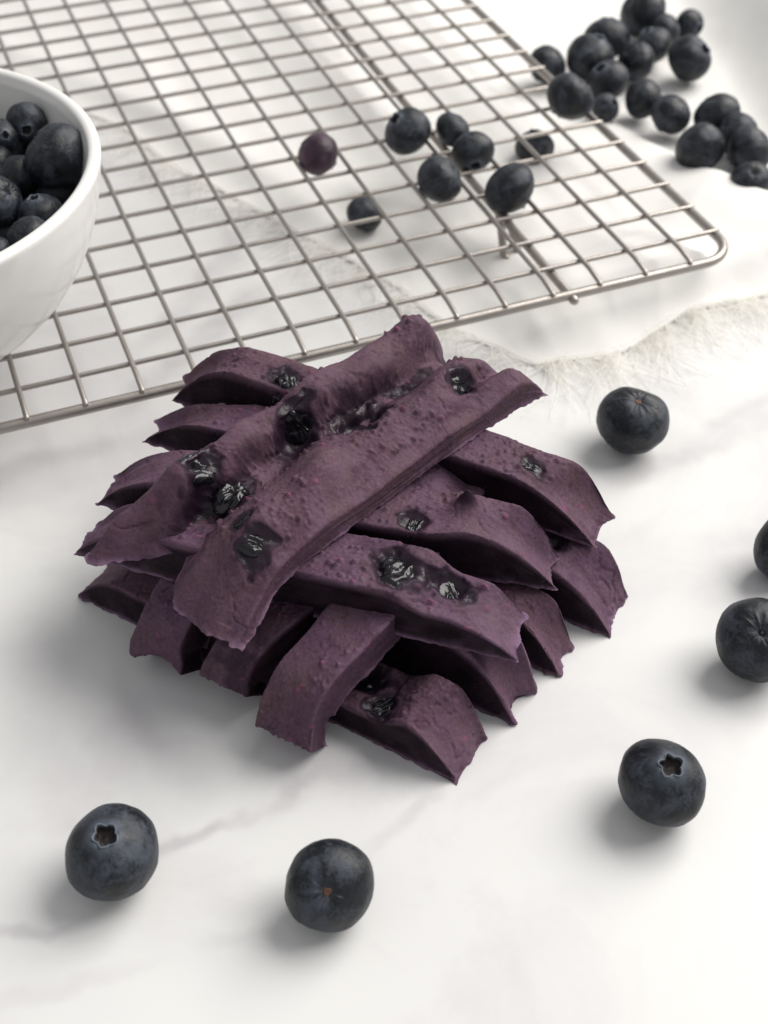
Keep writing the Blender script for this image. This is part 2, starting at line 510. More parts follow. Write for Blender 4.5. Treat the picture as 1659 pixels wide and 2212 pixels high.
# ------------------------------------------------------------------ blueberries
def berry_meshes(seed, crown=0.27, lobes=0.24):
    """a berry of radius 1 with its calyx at +z: (skin mesh, calyx mesh, scar mesh)"""
    rng = np.random.RandomState(seed)
    nphi = 80
    ph = np.linspace(0, 2 * np.pi, nphi, endpoint=False)
    k = rng.uniform(0, 6.28)
    tri = np.abs(((5 * (ph + k) / (2 * np.pi)) % 1) * 2 - 1)
    circ = np.stack([np.cos(ph) * 1.6, np.sin(ph) * 1.6, ph * 0 + seed], -1)
    thr = crown * (1 - lobes * 0.5 + lobes * 1.1 * tri) * (1 + 0.12 * np.sin(ph + k) + 0.16 * vnoise(circ, 1.0, seed) + 0.06 * vnoise(circ, 3.0, seed + 1))

    def surf(th, phg):
        d = np.stack([np.sin(th) * np.cos(phg), np.sin(th) * np.sin(phg), np.cos(th)], -1)
        r = 1 + 0.055 * vnoise(d, 1.3, seed) + 0.014 * vnoise(d, 4, seed + 5) + 0.003 * vnoise(d, 14, seed + 9)
        r = r + 0.035 * np.exp(-((th - crown * 1.15) / 0.10) ** 2)                         # swelling round the crown
        e = np.pi - th
        r = r - 0.13 * np.exp(-(e / 0.22) ** 2) - 0.06 * np.exp(-(e / 0.5) ** 2)            # dimple at the stalk
        r = r + 0.030 * np.exp(-((e - 0.30) / 0.28) ** 2) * vnoise(np.stack([np.cos(phg) * 7, np.sin(phg) * 7, e * 3], -1), 1.0, seed + 3)
        q = d * r[..., None]
        q[..., 2] *= 0.87
        return q
    nth = 56
    s = np.linspace(0, 1, nth) ** 1.15
    th = thr[None] + (np.pi - 0.075 - thr[None]) * s[:, None]
    V = surf(th, np.broadcast_to(ph, th.shape))
    bloom = 0.95 * np.exp(-((th - thr[None]) / 0.20) ** 2) + 0.4 * np.exp(-((np.pi - th - 0.1) / 0.08) ** 2)
    V2 = V.reshape(-1, 3)
    F = grid_faces(nth, nphi, True)
    F = F[:, ::-1]
    c = V2[-nphi:].mean(0)
    tri_f = [(len(V2), (nth - 1) * nphi + i, (nth - 1) * nphi + (i + 1) % nphi) for i in range(nphi)]
    V2 = np.vstack([V2, c])
    faces = [tuple(q) for q in F] + tri_f
    skin = make_mesh('blueberry_skin', V2, faces, {'bloom': np.r_[bloom.ravel(), 0.0]}, scale=1.0)
    # calyx: lip, inner wall, floor
    R0 = V[0]
    rad = np.hypot(R0[:, 0], R0[:, 1]); zc = R0[:, 2]
    dirs = np.stack([np.cos(ph), np.sin(ph)], -1)
    lip = 0.020 + 0.045 * tri
    rings = [(1.04, -0.015), (1.02, 1.0), (0.93, 0.75), (0.88, -0.7), (0.86, -2.0), (0.80, -3.6), (0.45, -4.1), (0.22, -3.7), (0.06, -3.4)]
    CV, rim = [], []
    for a, b in rings:
        zz = zc + (b * lip if b > -1 else b * 0.048)
        zz = zz if b > -1 else zc.mean() + b * 0.048 + 0.006 * rng.randn(nphi) * (a > 0.1)
        CV.append(np.c_[dirs * (rad * a)[:, None], zz]); rim.append(np.full(nphi, 1.0 if b > -0.5 else (0.35 if b > -1 else 0.0)))
    CVs = np.vstack(CV)
    cf = [tuple(q) for q in grid_faces(len(rings), nphi, True)]
    cf.append(tuple(range((len(rings) - 1) * nphi, len(rings) * nphi)))
    cal = make_mesh('calyx', CVs, cf, {'rim': np.concatenate(rim)}, scale=1.0)
    zb = float(V[-1, :, 2].mean())
    sv, sf = [], []
    for a, dz in ((0.0, -0.02), (0.04, -0.012), (0.07, -0.035), (0.095, -0.015), (0.11, 0.02)):
        for i in range(16):
            t = i * math.pi / 8; w = 1 + 0.15 * math.sin(3 * t + seed)
            sv.append((a * w * math.cos(t), a * w * math.sin(t), zb + dz))
    sf = [tuple(q)[::-1] for q in grid_faces(5, 16, True)]
    scar = make_mesh('stem_scar', sv, sf, scale=1.0)
    skin.materials.append(M_BERRY); cal.materials.append(M_CALYX); scar.materials.append(M_SCAR)
    return skin, cal, scar


BM = [berry_meshes(3, 0.27, 0.22), berry_meshes(11, 0.24, 0.34), berry_meshes(23, 0.265, 0.20), berry_meshes(37, 0.22, 0.25)]
PLUM = BM[3][0].copy(); PLUM.materials.clear(); PLUM.materials.append(M_PLUM)
_bi = [0]


def blueberry(pos, r, axis, label, group, kind=None, scar=False, squash=1.0, plum=False):
    i = _bi[0] % 4 if kind is None else kind
    _bi[0] += 1
    skin, cal, sc = BM[i]
    o = link('blueberry', PLUM if plum else skin)
    q = Vector(axis).to_track_quat('Z', 'Y')
    o.rotation_mode = 'QUATERNION'
    o.rotation_quaternion = q @ Matrix.Rotation(_bi[0] * 1.7, 3, 'Z').to_quaternion()
    o.location = Vector(pos) * CM
    k_ = 0.025 * math.sin(_bi[0] * 2.3)
    o.scale = (r * CM * (1 + k_), r * CM * (1 - k_), r * CM * (squash + 0.03 * math.cos(_bi[0] * 1.9)))
    tag(o, label, 'blueberry', group)
    link('calyx', BM[3][1] if plum else cal, None, o)
    if scar: link('stem_scar', sc, None, o)
    return o


def berry_px(px, py, dpx, floor_z, axis, label, group, lift=0.96, **kw):
    """berry seen at (px, py) with diameter dpx, resting on a surface of height floor_z"""
    r = 0.6
    for _ in range(6):
        p = at(px, py, floor_z + r * lift); r = dpx / 2 * depth(p) / FOC
    return blueberry(p, r, axis, label, group, **kw)


G1 = 'loose blueberries on the marble'
berry_px(241, 1842, 208, 0, camvec(-0.02, 0.62), 'blueberry nearest the bottom left corner, square open crown facing up', G1, kind=2, scar=False)
berry_px(710, 1912, 194, 0, camvec(0.0, -0.08, False), 'bottom centre blueberry showing its orange stem scar', G1, kind=0, scar=True)
berry_px(1430, 1690, 190, 0, camvec(0.03, 0.58), 'blueberry at lower right with a star shaped crown on top', G1, kind=1)
berry_px(1637, 1379, 183, 0, camvec(0.15, -0.25, False), 'blueberry cut by the right edge, lower of the two, with a wrinkled dimple', G1, kind=3, scar=False)
berry_px(1698, 1182, 150, 0, camvec(0.5, -0.3), 'blueberry mostly outside the right edge, upper of the two', G1, kind=0)
berry_px(1367, 908, 154, 0, camvec(-0.05, -0.62, False), 'dark oval blueberry beside the cloth fringe, right of the stack', G1, kind=3, scar=True)

G2 = 'blueberries on the rack'


def berry_rack(u, v, r, axis, label, group=G2, **kw):
    z = RACK_Z + 0.06 + math.sqrt(max(0.09, r * r - 0.33))
    return blueberry(rk(u, v, z), r, axis, label, group, **kw)


berry_rack(2.47, 5.52, 0.585, camvec(0.75, -0.5, False), 'reddish purple blueberry alone at the left of the rack group', plum=True)
berry_rack(4.60, 5.62, 0.685, camvec(-0.62, 0.35), 'large blueberry on the rack with its dark crown turned left', kind=1)
berry_rack(5.60, 5.40, 0.51, camvec(-0.6, -0.6, False), 'small blueberry at the back of the rack group', kind=0)
berry_rack(5.64, 4.36, 0.575, camvec(0.1, -0.9), 'mid sized blueberry on the rack between the small back one and the front pair', kind=0)
berry_rack(4.49, 3.50, 0.65, camvec(-0.75, -0.5, False), 'scuffed blueberry on the rack, left of the front pair', kind=3)
berry_rack(5.64, 2.52, 0.69, camvec(0.7, -0.6, False), 'large smooth blueberry nearest the front of the rack group', kind=0)
berry_rack(8.66, 5.70, 0.71, camvec(-0.6, -0.7, False), 'big blueberry sitting on the right rim of the rack', kind=2)
G3 = 'blueberries under the rack'
CLOTH_Z = 0.12
berry_px(788, 462, 80, CLOTH_Z, camvec(0.55, 0.55), 'small blueberry on the cloth under the rack, seen through the front cells', G3, kind=3)
berry_px(1155, 318, 84, CLOTH_Z, camvec(-0.1, 0.85), 'blueberry under the right side of the rack behind its wires', G3, kind=2)

# ------------------------------------------------------------------ blueberries heaped on the cloth, upper right
G4 = 'blueberries heaped on the cloth behind the rack'
HEAP = [
    (1390, 28, 107, (0.8, -0.4, False), 'topmost large blueberry in the heap, cut by the top edge'),
    (1436, 66, 74, (-0.8, -0.3, False), 'half hidden blueberry between the topmost berry and the small round one'),
    (1489, 54, 66, (0.6, -0.5, True), 'small round blueberry with a bright highlight at the top right of the heap'),
    (1311, 84, 100, (0.0, 0.92, True), 'blueberry with an upturned crown at the top left of the heap'),
    (1275, 126, 106, (0.3, 0.72, True), 'blueberry with an orange fleck in its crown, left side of the heap'),
    (1410, 98, 84, (-0.5, 0.72, True), 'blueberry in the middle of the heap with a pale shoulder'),
    (1374, 133, 86, (0.7, -0.5, False), 'dull dark blueberry at the centre of the heap'),
    (1489, 127, 98, (0.62, 0.22, True), 'blueberry with a reddish crown facing right at the far right of the heap'),
    (1183, 140, 84, (-0.7, -0.5, False), 'blueberry half behind the right rim of the rack'),
    (1312, 174, 92, (-0.50, 0.45, True), 'blueberry with a torn open crown behind the berry on the rim'),
    (1308, 232, 62, (0.55, 0.10, True), 'smallest blueberry showing its crown, tucked behind the berry on the rim'),
    (1388, 214, 84, (0.9, -0.2, False), 'oval blueberry left of the shiny berry in the lower heap'),
    (1450, 246, 92, (-0.6, -0.6, False), 'shiny blueberry with a sharp highlight in the lower heap'),
    (1549, 248, 98, (0.5, -0.75, False), 'blueberry at the top of the right hand cluster beyond the fold'),
    (1592, 290, 92, (0.8, -0.4, False), 'half hidden blueberry in the middle of the right hand cluster'),
    (1512, 322, 108, (-0.2, 0.55, False), 'large dusty blueberry at the left of the right hand cluster'),
    (1620, 324, 104, (-0.8, -0.3, False), 'large blueberry cut by the right edge in the right hand cluster'),
    (1622, 392, 88, (0.1, -0.3, False), 'lowest blueberry of the right hand cluster, at the cloth fold'),
]
for n_, (px, py, d_, (a_, b_, f_), lab_) in enumerate(HEAP):
    berry_px(px, py, d_, CLOTH_Z + 0.1, camvec(a_, b_, f_), lab_, G4)

# ------------------------------------------------------------------ bowl with berries
BOWL = np.array([-11.50, 4.72]); BOWL_R = 5.50; BOWL_TOP = 5.75


def build_bowl():
    zb = RACK_Z + 0.15
    prof_out = [(0.0, 0.02), (2.2, 0.02), (2.45, 0.0), (2.75, 0.06), (3.4, 0.33), (4.15, 0.90), (4.75, 1.70), (5.15, 2.6), (5.36, 3.4), (5.45, 3.9)]
    H = BOWL_TOP - zb
    out = catmull(np.array(prof_out[2:]), 40)
    out = np.vstack([[(0, 0.05), (2.1, 0.05), (2.3, 0.0)], out])
    out[:, 1] *= H / 3.95
    top = out[-1]
    a = np.linspace(0, np.pi, 10)[1:]
    rl = 0.15
    lip = np.c_[top[0] - rl + rl * np.cos(a), top[1] + rl * 0.8 * np.sin(a)]
    inner = out[3:-1][::-1].copy()
    inner[:, 0] = np.maximum(inner[:, 0] - 0.34, 0); inner[:, 1] = np.maximum(inner[:, 1], 0.0) + 0.22 * (1 - inner[:, 1] / H)
    pr = np.vstack([out, lip, inner, [(1.0, inner[-1, 1]), (0, inner[-1, 1])]])
    n = 128; th = np.linspace(0, 2 * np.pi, n, endpoint=False)
    V = np.stack([pr[:, None, 0] * np.cos(th), pr[:, None, 0] * np.sin(th), np.broadcast_to(pr[:, None, 1], (len(pr), n))], -1).reshape(-1, 3)
    o = link('bowl', make_mesh('bowl', V, grid_faces(len(pr), n, True)), M_CERAMIC)
    o.location = Vector((BOWL[0], BOWL[1], zb)) * CM
    tag(o, 'white glazed ceramic bowl of blueberries standing on the rack at the left edge', 'bowl')


build_bowl()
G5 = 'blueberries in the bowl'
for px, py, d_, z_, ax_, lab_ in [
    (122, 338, 130, 5.15, (0.75, -0.5, False), 'largest blueberry in the bowl, against the right side'),
    (58, 268, 84, 5.1, (0.2, -0.6, True), 'grey dusty blueberry at the back of the bowl with a torn crown'),
    (4, 296, 70, 5.0, (0.45, -0.15, True), 'blueberry at the left edge of the frame with its crown open towards the viewer'),
    (36, 386, 96, 4.6, (0.7, -0.5, False), 'shadowed blueberry in the middle of the bowl'),
    (-8, 434, 104, 4.9, (-0.8, -0.3, False), 'blueberry cut by the left edge in the bowl, dusty grey side showing'),
    (88, 468, 96, 4.55, (-0.2, 0.75, True), 'blueberry low in the bowl under the near rim, crown upward'),
    (64, 520, 100, 4.75, (0.7, -0.5, False), 'blueberry nearest the near rim of the bowl'),
    (-14, 556, 84, 4.8, (0.8, -0.4, False), 'blueberry at the left edge touching the near rim of the bowl'),
    (118, 424, 96, 4.15, (0.7, -0.5, False), 'deep lying blueberry below the largest one in the bowl'),
    (70, 330, 96, 4.2, (0.7, -0.5, False), 'deep lying blueberry left of the largest one in the bowl'),
    (20, 500, 96, 4.05, (0.7, -0.5, False), 'deep lying blueberry between the two at the left edge of the bowl'),
    (-20, 360, 96, 4.5, (0.7, -0.5, False), 'blueberry at the left edge below the open crowned one in the bowl'),
]:
    p_ = at(px, py, z_)
    blueberry(p_, 1.10 * d_ / 2 * depth(p_) / FOC, camvec(*ax_), lab_, G5)

rng_b = random.Random(21)
for lay, (z_, rad_, sp_) in enumerate(((4.72, 4.45, 1.16), (3.72, 3.7, 1.2))):  # mostly unseen rest of the heap, added to dim the bowl's inner wall
    for iy in range(-5, 6):
        for ix in range(-5, 6):
            bx = BOWL[0] + (ix + 0.5 * (iy % 2) + 0.3 * lay) * sp_; by = BOWL[1] + iy * sp_ * 0.87
            if math.hypot(bx - BOWL[0], by - BOWL[1]) > rad_ - 0.05: continue
            q_ = CAM_ROT @ (np.array([bx, by, z_]) - CAM_POS); qx = 829.5 + FOC * q_[0] / q_[2]
            if qx > (-75 if lay == 0 else 120) or (lay == 1 and qx < -150): continue
            blueberry((bx + rng_b.uniform(-.06, .06), by + rng_b.uniform(-.06, .06), z_ + rng_b.uniform(-.12, .12)), rng_b.uniform(0.52, 0.60),
                      camvec(rng_b.uniform(-.6, .6), rng_b.uniform(-.7, .3), rng_b.random() < 0.4), 'blueberry of the heap filling the bowl beneath and left of the berries in view', 'blueberries filling the rest of the bowl')

# ------------------------------------------------------------------ linen cloth with frayed edge
C0 = at(1150, 803, 0)[:2]
CL = at(262, 290, 0)[:2]
CR = at(1700, 626, 0)[:2]
DL = (CL - C0); DL /= np.linalg.norm(DL)
DR = (CR - C0); DR /= np.linalg.norm(DR)
R1A, R1B = at(1180, 190, 0.2)[:2], at(1659, 452, 0.65)[:2]       # crest of the near fold
R2A, R2B = at(1400, -60, 0)[:2], at(1640, 330, 0)[:2]         # foot of the big fold behind the berries


def cloth_h(X, Y):
    P = np.stack([X, Y, np.zeros_like(X)], -1)
    h = 0.07 + 0.05 * (fbm(P, 0.35, 3, 5) + 0.5)

    def sd(A, B):
        t = (B - A) / np.linalg.norm(B - A); n = np.array([-t[1], t[0]])
        return (X - A[0]) * n[0] + (Y - A[1]) * n[1], (X - A[0]) * t[0] + (Y - A[1]) * t[1]
    d, s = sd(R1A, R1B)
    d = d + 0.15 * np.sin(s * 0.45)
    amp = 0.55 * sstep(-1.5, 9, s)
    h = h + amp * np.where(d > 0, np.exp(-(d / 0.6) ** 2), np.exp(-(d / 2.2) ** 2))
    d2, s2 = sd(R2A, R2B)
    d2 = -d2 if (d2.max() > 0 and False) else d2
    h = h + 3.6 * sstep(0.3, 5.0, d2) * (1 - 0.8 * sstep(5.5, 11, d2))
    # soft creases towards the corner
    d3, s3 = sd(at(1150, 760, 0)[:2], at(1659, 560, 0)[:2])
    h = h + 0.22 * np.exp(-(d3 / 0.9) ** 2) * sstep(0, 4, s3)
    for (ax, ay), (bx, by), amp_, wd in (((1150, 640), (1659, 500), 0.30, 0.8), ((1330, 700), (1659, 590), 0.22, 0.5), ((1010, 740), (1330, 560), 0.20, 0.6),
                                         ((600, 20), (1000, 420), 0.26, 0.7), ((760, 0), (1130, 330), 0.24, 0.6), ((250, 120), (640, 480), 0.24, 0.7)):
        dd, ss = sd(at(ax, ay, 0)[:2], at(bx, by, 0)[:2])
        dd = dd + 0.4 * np.sin(ss * 0.5 + ax)
        h = h + amp_ * np.where(dd > 0, np.exp(-(dd / wd) ** 2), np.exp(-(dd / (wd * 2.2)) ** 2)) * sstep(-1, 2, ss)
    d4, s4 = sd(at(300, 300, 0)[:2], at(900, 560, 0)[:2])
    h = h + 0.16 * np.exp(-((d4 - 1.2) / 0.8) ** 2)
    d5, s5 = sd(at(500, 60, 0)[:2], at(1150, 480, 0)[:2])
    h = h + 0.2 * np.exp(-(d5 / 0.9) ** 2)
    return h


def edge_wave(s, seed):
    P = np.stack([s, s * 0 + seed, s * 0], -1)
    return 0.22 * vnoise(P, 0.35, seed) + 0.06 * vnoise(P, 1.5, seed + 2)


def build_cloth():
    na, nb = 230, 260
    a = np.linspace(0, 34, na); b = np.linspace(0, 34, nb)
    A, B = np.meshgrid(a, b, indexing='ij')
    nL = np.array([-DL[1], DL[0]]); nR = np.array([DR[1], -DR[0]])
    bow = 0.25 * np.exp(-((B - 2.0) / 1.6) ** 2) - 0.3 * np.exp(-((B - 5.0) / 1.5) ** 2)                       # the near edge sags forward
    wl, wr = edge_wave(A, 3), edge_wave(B, 9)
    X = C0[0] + DL[0] * A + DR[0] * B; Y = C0[1] + DL[1] * A + DR[1] * B
    fa = np.exp(-A / 1.5); fb = np.exp(-B / 1.5)
    X = X + nR[0] * (bow + wr) * fa + nL[0] * wl * fb; Y = Y + nR[1] * (bow + wr) * fa + nL[1] * wl * fb
    h = cloth_h(X, Y)
    em = np.minimum(A, B)
    h = 0.03 + (h - 0.03) * (0.15 + 0.85 * sstep(0, 1.4, em))
    top = np.stack([X, Y, h], -1)
    bot = top.copy(); bot[..., 2] -= 0.028
    V = np.vstack([top.reshape(-1, 3), bot.reshape(-1, 3)])
    n = na * nb
    F1 = grid_faces(na, nb); F2 = grid_faces(na, nb, off=n)[:, ::-1]
    idx = np.arange(n).reshape(na, nb)
    rim = np.concatenate([idx[0, :], idx[1:, -1], idx[-1, -2::-1], idx[-2:0:-1, 0]])
    nx = np.roll(rim, -1)
    F3 = np.stack([rim, rim + n, nx + n, nx], -1)
    o = link('linen_cloth', make_mesh('linen_cloth', V, np.vstack([F1, F2, F3])), M_CLOTH)
    tag(o, 'crumpled white linen cloth with frayed edges lying under the rack', 'cloth')
    # frayed threads along the two near edges
    rng = np.random.RandomState(8)
    TV, TF, cnt = [], [], 0
    for side in (0, 1):
        edge = top[:, 0] if side == 0 else top[0, :]
        out = nL if side == 0 else nR
        nthreads = 1000 if side == 0 else 1500
        m = len(edge)
        for k in range(nthreads):
            u = rng.uniform(0, m * (0.72 if side == 0 else 0.5)); i = int(u); t = u - i
            p = edge[i] * (1 - t) + edge[i + 1] * t
            tang = edge[i + 1] - edge[i]; tang /= np.linalg.norm(tang)
            L = rng.uniform(0.8, 2.2 + 0.4 * side) if rng.rand() < 0.75 else rng.uniform(0.2, 0.7)
            ang = rng.normal(0, 0.30) + 0.5 * math.sin(u * 0.55 + 2 * side) 
            d0 = np.array([out[0], out[1], 0.0]) * math.cos(ang) + tang * math.sin(ang)
            bend = rng.normal(0, 1.2)
            lift = max(0.0, rng.normal(0.14, 0.14))
            q = [p - np.array([out[0], out[1], 0]) * 0.06]
            for j in range(1, 7):
                s = j / 6
                a_ = bend * s
                d = d0 * math.cos(a_) + np.cross([0, 0, 1.0], d0) * math.sin(a_)
                nxt = q[-1] + d * L / 6
                nxt[2] = max(0.012, p[2] * (1 - s) + lift * math.sin(s * 2.4) + rng.normal(0, 0.008))
                q.append(nxt)
            q = np.array(q)
            tg = np.gradient(q, axis=0); tg /= np.linalg.norm(tg, axis=1)[:, None]
            sd = np.cross(tg, [0, 0, 1.0]); sd /= np.linalg.norm(sd, axis=1)[:, None] + 1e-9
            r = rng.uniform(0.008, 0.016) * np.linspace(1, 0.45, 7)[:, None]
            tw = rng.uniform(-0.8, 0.8) + np.linspace(0, rng.uniform(-1, 1), 7)
            sd = sd * np.cos(tw)[:, None] + np.array([0, 0, 1.0]) * np.sin(tw)[:, None] * 0.6
            ring = np.stack([q + sd * r, q - sd * r], 1)
            TV.append(ring.reshape(-1, 3)); TF.append(grid_faces(7, 2, False, cnt)); cnt += 14
    f = link('fringe', make_mesh('fringe', np.vstack(TV), np.vstack(TF)), M_THREAD, o)
    f['kind'] = 'stuff'
    # hem rows of loose weave just inside the edge
    for k, (side, inset, r) in enumerate(((0, 1, 0.016), (1, 1, 0.016))):
        e = (top[:, inset] if side == 0 else top[inset, :])[::2].copy(); e[:, 2] -= 0.005
        v, ff = tube(e, r, 6)
        link('hem', make_mesh('hem', v, ff), M_THREAD, o)


build_cloth()

# ------------------------------------------------------------------ the purple baked strips
def section(width, thick, rc, crown, res):
    """cross-section: arrays w, f (height share), running left bottom - top - right bottom"""
    hw = width / 2; pts = []
    ns = max(6, int(thick / res)); nt = max(10, int(width / res))
    for f in np.linspace(0, 1 - rc / thick, ns): pts.append((-hw, f * thick))
    for a in np.linspace(0, np.pi / 2, 6)[1:]: pts.append((-hw + rc - rc * math.cos(a), thick - rc + rc * math.sin(a)))
    for w in np.linspace(-hw + rc, hw - rc, nt)[1:-1]: pts.append((w, thick + crown * (1 - (w / (hw - rc)) ** 2)))
    for a in np.linspace(np.pi / 2, 0, 6): pts.append((hw - rc + rc * math.cos(a), thick - rc + rc * math.sin(a)))
    for f in np.linspace(1 - rc / thick, 0, ns)[1:]: pts.append((hw, f * thick))
    q = np.array(pts)
    return q[:, 0], q[:, 1] / thick


def strip(label, pts, width, thick, seed, endL=0.85, endR=0.85, skewL=0.0, skewR=0.0, rc=0.05, crown=0.0, lumps=1.0, gran=1.0,
          pits=(), berries=(), topfun=None, tipfun=None, plumb=1.0, widthfun=None, warp=None, peaks=(), moist=None, hfun=None, side_shade=1.0, res=0.028, spread=0.10, power=1.9, oblL=0.0, oblR=0.35, ears=0.13, scoop=0.16):
    """pts: centre line of the TOP surface from one tip to the other (cm).
    pits / berries: (share of length, w, radius, depth)"""
    C = catmull(pts, 400)
    seg = np.r_[0, np.cumsum(np.linalg.norm(np.diff(C, axis=0), axis=1))]
    L = seg[-1]
    # stations: dense at the ends where the top bends down
    n = int(L / res)
    s = np.linspace(0, L, n)
    e = np.linspace(0, 1, 26)[1:] ** 1.6
    s = np.unique(np.r_[s, e * 0.35 * endL, L - e * 0.35 * endR])
    Cs = np.stack([np.interp(s, seg, C[:, i]) for i in range(3)], -1)
    T = np.gradient(Cs, s, axis=0); T /= np.linalg.norm(T, axis=1)[:, None]
    S = np.cross(T, [0, 0, 1.0]); S /= np.linalg.norm(S, axis=1)[:, None]        # to the right of travel
    Nn = np.cross(S, T); Nn /= np.linalg.norm(Nn, axis=1)[:, None]
    up = plumb * np.array([0, 0, 1.0]) + (1 - plumb) * Nn
    up /= np.linalg.norm(up, axis=1)[:, None]
    w, f = section(width, thick, rc, crown, res)
    Wg, Sg = np.meshgrid(w, s); Fg = np.broadcast_to(f, Wg.shape)
    # distance to the tips, uneven across the width
    rag = np.stack([Wg, Wg * 0 + seed, Wg * 0], -1)
    tipL = skewL * Wg + 0.13 * vnoise(rag, 1.4, seed) + 0.012 * vnoise(rag, 7, seed + 1)
    tipR = skewR * Wg + 0.13 * vnoise(rag, 1.4, seed + 2) + 0.012 * vnoise(rag, 7, seed + 3)
    ear = (np.abs(Wg) / (width / 2)) ** 2.5
    tipL = tipL - ears * (ear - 0.3); tipR = tipR - ears * (ear - 0.3)
    if tipfun is not None:
        a, b = tipfun(Wg); tipL = tipL + a; tipR = tipR + b
    # squeeze the run of each line of the grid so that it starts and ends at its own tip
    run = (Sg / L)
    Sx = tipL + run * (L - tipR - tipL)
    eL = endL * (1 + oblL * Wg / (width / 2)); eR = endR * (1 + oblR * Wg / (width / 2))
    dl = np.clip((Sx - tipL) / eL, 0, 1); dr = np.clip((L - tipR - Sx) / eR, 0, 1)
    sh = (1 - (1 - dl) ** power) * (1 - (1 - dr) ** power)
    side = sstep(0.0, 0.96, Fg)                                                   # 0 at the foot of the sides
    hh = Fg * thick
    if topfun is not None:
        hh = Fg * topfun(Sx / L, Wg)
    if hfun is not None:
        hh = hh * hfun(Sx / L, Wg)
    H = hh * sh
    mid = np.clip(1 - (Wg / (width / 2)) ** 2, 0, 1)
    H = H * (1 - scoop * mid * 4 * np.clip(sh, 0, 1) * (1 - sh))
    # plan width: splayed foot at the ends, waist in the middle
    wf = 1 + spread * (1 - sh) * (1 - Fg)
    if widthfun is not None: wf = wf * widthfun(Sx / L)
    Pc = np.stack([np.interp(Sx, s, Cs[:, i]) for i in range(3)], -1)
    # extrapolate beyond the centre line ends
    over = np.where(Sx > L, Sx - L, np.where(Sx < 0, Sx, 0))[..., None]
    Tt = np.stack([np.interp(Sx, s, T[:, i]) for i in range(3)], -1)
    Pc = Pc + Tt * over
    Ss = np.stack([np.interp(Sx, s, S[:, i]) for i in range(3)], -1)
    Us = np.stack([np.interp(Sx, s, up[:, i]) for i in range(3)], -1)
    base = Pc - Us * thick
    P = base + Ss * (Wg * wf)[..., None] + Us * H[..., None]
    if warp is not None: P[..., 2] += warp(Sx / L, Wg)

    def normals(P):
        a = np.gradient(P, axis=0); b = np.gradient(P, axis=1)
        N = np.cross(b, a); ln = np.linalg.norm(N, axis=-1, keepdims=True)
        return N / np.maximum(ln, 1e-9)
    N = normals(P)
    foot = np.exp(-H / 0.10)
    topm = sstep(0.80, 0.97, Fg)
    Q = P + seed * 3.1
    wet = np.zeros(Wg.shape)
    pit = np.zeros(Wg.shape)
    for sf, w0, r, dp in list(pits) + [(b[0], b[1], b[2] * 1.02, b[2] * 0.68) for b in berries]:
        rr = np.hypot((Sx - sf * L) / 1.25, Wg - w0) / r
        rr = rr * (1 + 0.32 * vnoise(Q, 2.4, seed + 31) + 0.22 * vnoise(Q, 6.0, seed + 32))
        pit += -dp * np.exp(-(rr / 0.75) ** 2) * topm + 0.10 * dp * np.exp(-((rr - 1.3) / 0.5) ** 2) * topm
        wet = np.maximum(wet, sstep(1.35, 0.85, rr) * topm)
        wet = np.maximum(wet, 0.18 * sstep(2.1, 1.0, rr + 0.6 * vnoise(Q, 3.5, seed + 33)) * topm)
    if moist is not None:
        wet = np.maximum(wet, moist(Sx / L, Wg) * topm * sstep(-0.55, 0.25, vnoise(Q, 2.2, seed + 36) + 0.4 * vnoise(Q, 6, seed + 37)))
    for sf, w0, r, dp in peaks:
        rr = np.hypot(Sx - sf * L, Wg - w0) / r
        pit += dp * np.exp(-rr ** 1.5) * topm
        wet = np.maximum(wet, 0.7 * sstep(1.6, 0.3, rr) * topm)
    lowf = 0.085 * fbm(Q, 0.9, 3, seed) * (0.30 + 0.70 * topm) * lumps
    Qw = Q + 0.05 * np.stack([vnoise(Q, 5, seed + 41), vnoise(Q, 5, seed + 42), vnoise(Q, 5, seed + 43)], -1)
    gd, gv = worley(Qw, 7.0, seed + 40)
    patch = sstep(-0.35, 0.15, fbm(Q, 0.9, 2, seed + 50)) * 0.9 + 0.1
    flat = sh ** 3
    big = sstep(0.46, 0.22, gd) * sstep(0.45, 0.95, gv)
    gd2, gv2 = worley(Qw, 13, seed + 60)
    small = sstep(0.48, 0.2, gd2) * sstep(0.3, 0.9, gv2)
    inner = sstep(1.0, 0.80, np.abs(Wg) / (width / 2))
    g = (0.070 * big + 0.040 * small) * topm * patch * (0.05 + 0.95 * sh ** 8) * (0.15 + 0.85 * inner) * gran * (1 - 0.8 * wet)
    fine = 0.004 * vnoise(Q, 16, seed + 70) + 0.003 * vnoise(Q, 32, seed + 71)
    # cut sides: faint lengthwise drag marks
    drag = 0.014 * vnoise(np.stack([Sx * 0.35, Fg * thick * 3.2, Wg * 0 + np.sign(Wg)], -1), 2.6, seed + 80) * (1 - topm)
    # smooth puckers running down the end slopes
    puck = 0.03 * vnoise(np.stack([Wg * 3.4, Sx * 0.5, Wg * 0], -1), 1.0, seed + 90) * (1 - sh)
    # fine dry cracks and pores of the crust
    ck = 1 - np.abs(fbm(Qw, 1.6, 2, seed + 130)); crack = -0.035 * sstep(0.965, 1.0, ck) * topm * sstep(0.0, 0.4, vnoise(Q, 0.7, seed + 131))
    pd, pv = worley(Q, 9, seed + 140); pore = -0.012 * sstep(0.28, 0.08, pd) * sstep(0.7, 0.9, pv) * topm
    wr = (0.05 * vnoise(Q, 4, seed + 95) + 0.014 * vnoise(Q, 9, seed + 96)) * wet
    P = P + N * (lowf + pit + g + fine + drag + puck + wr + crack + pore)[..., None] * (1 - 0.85 * foot)[..., None]
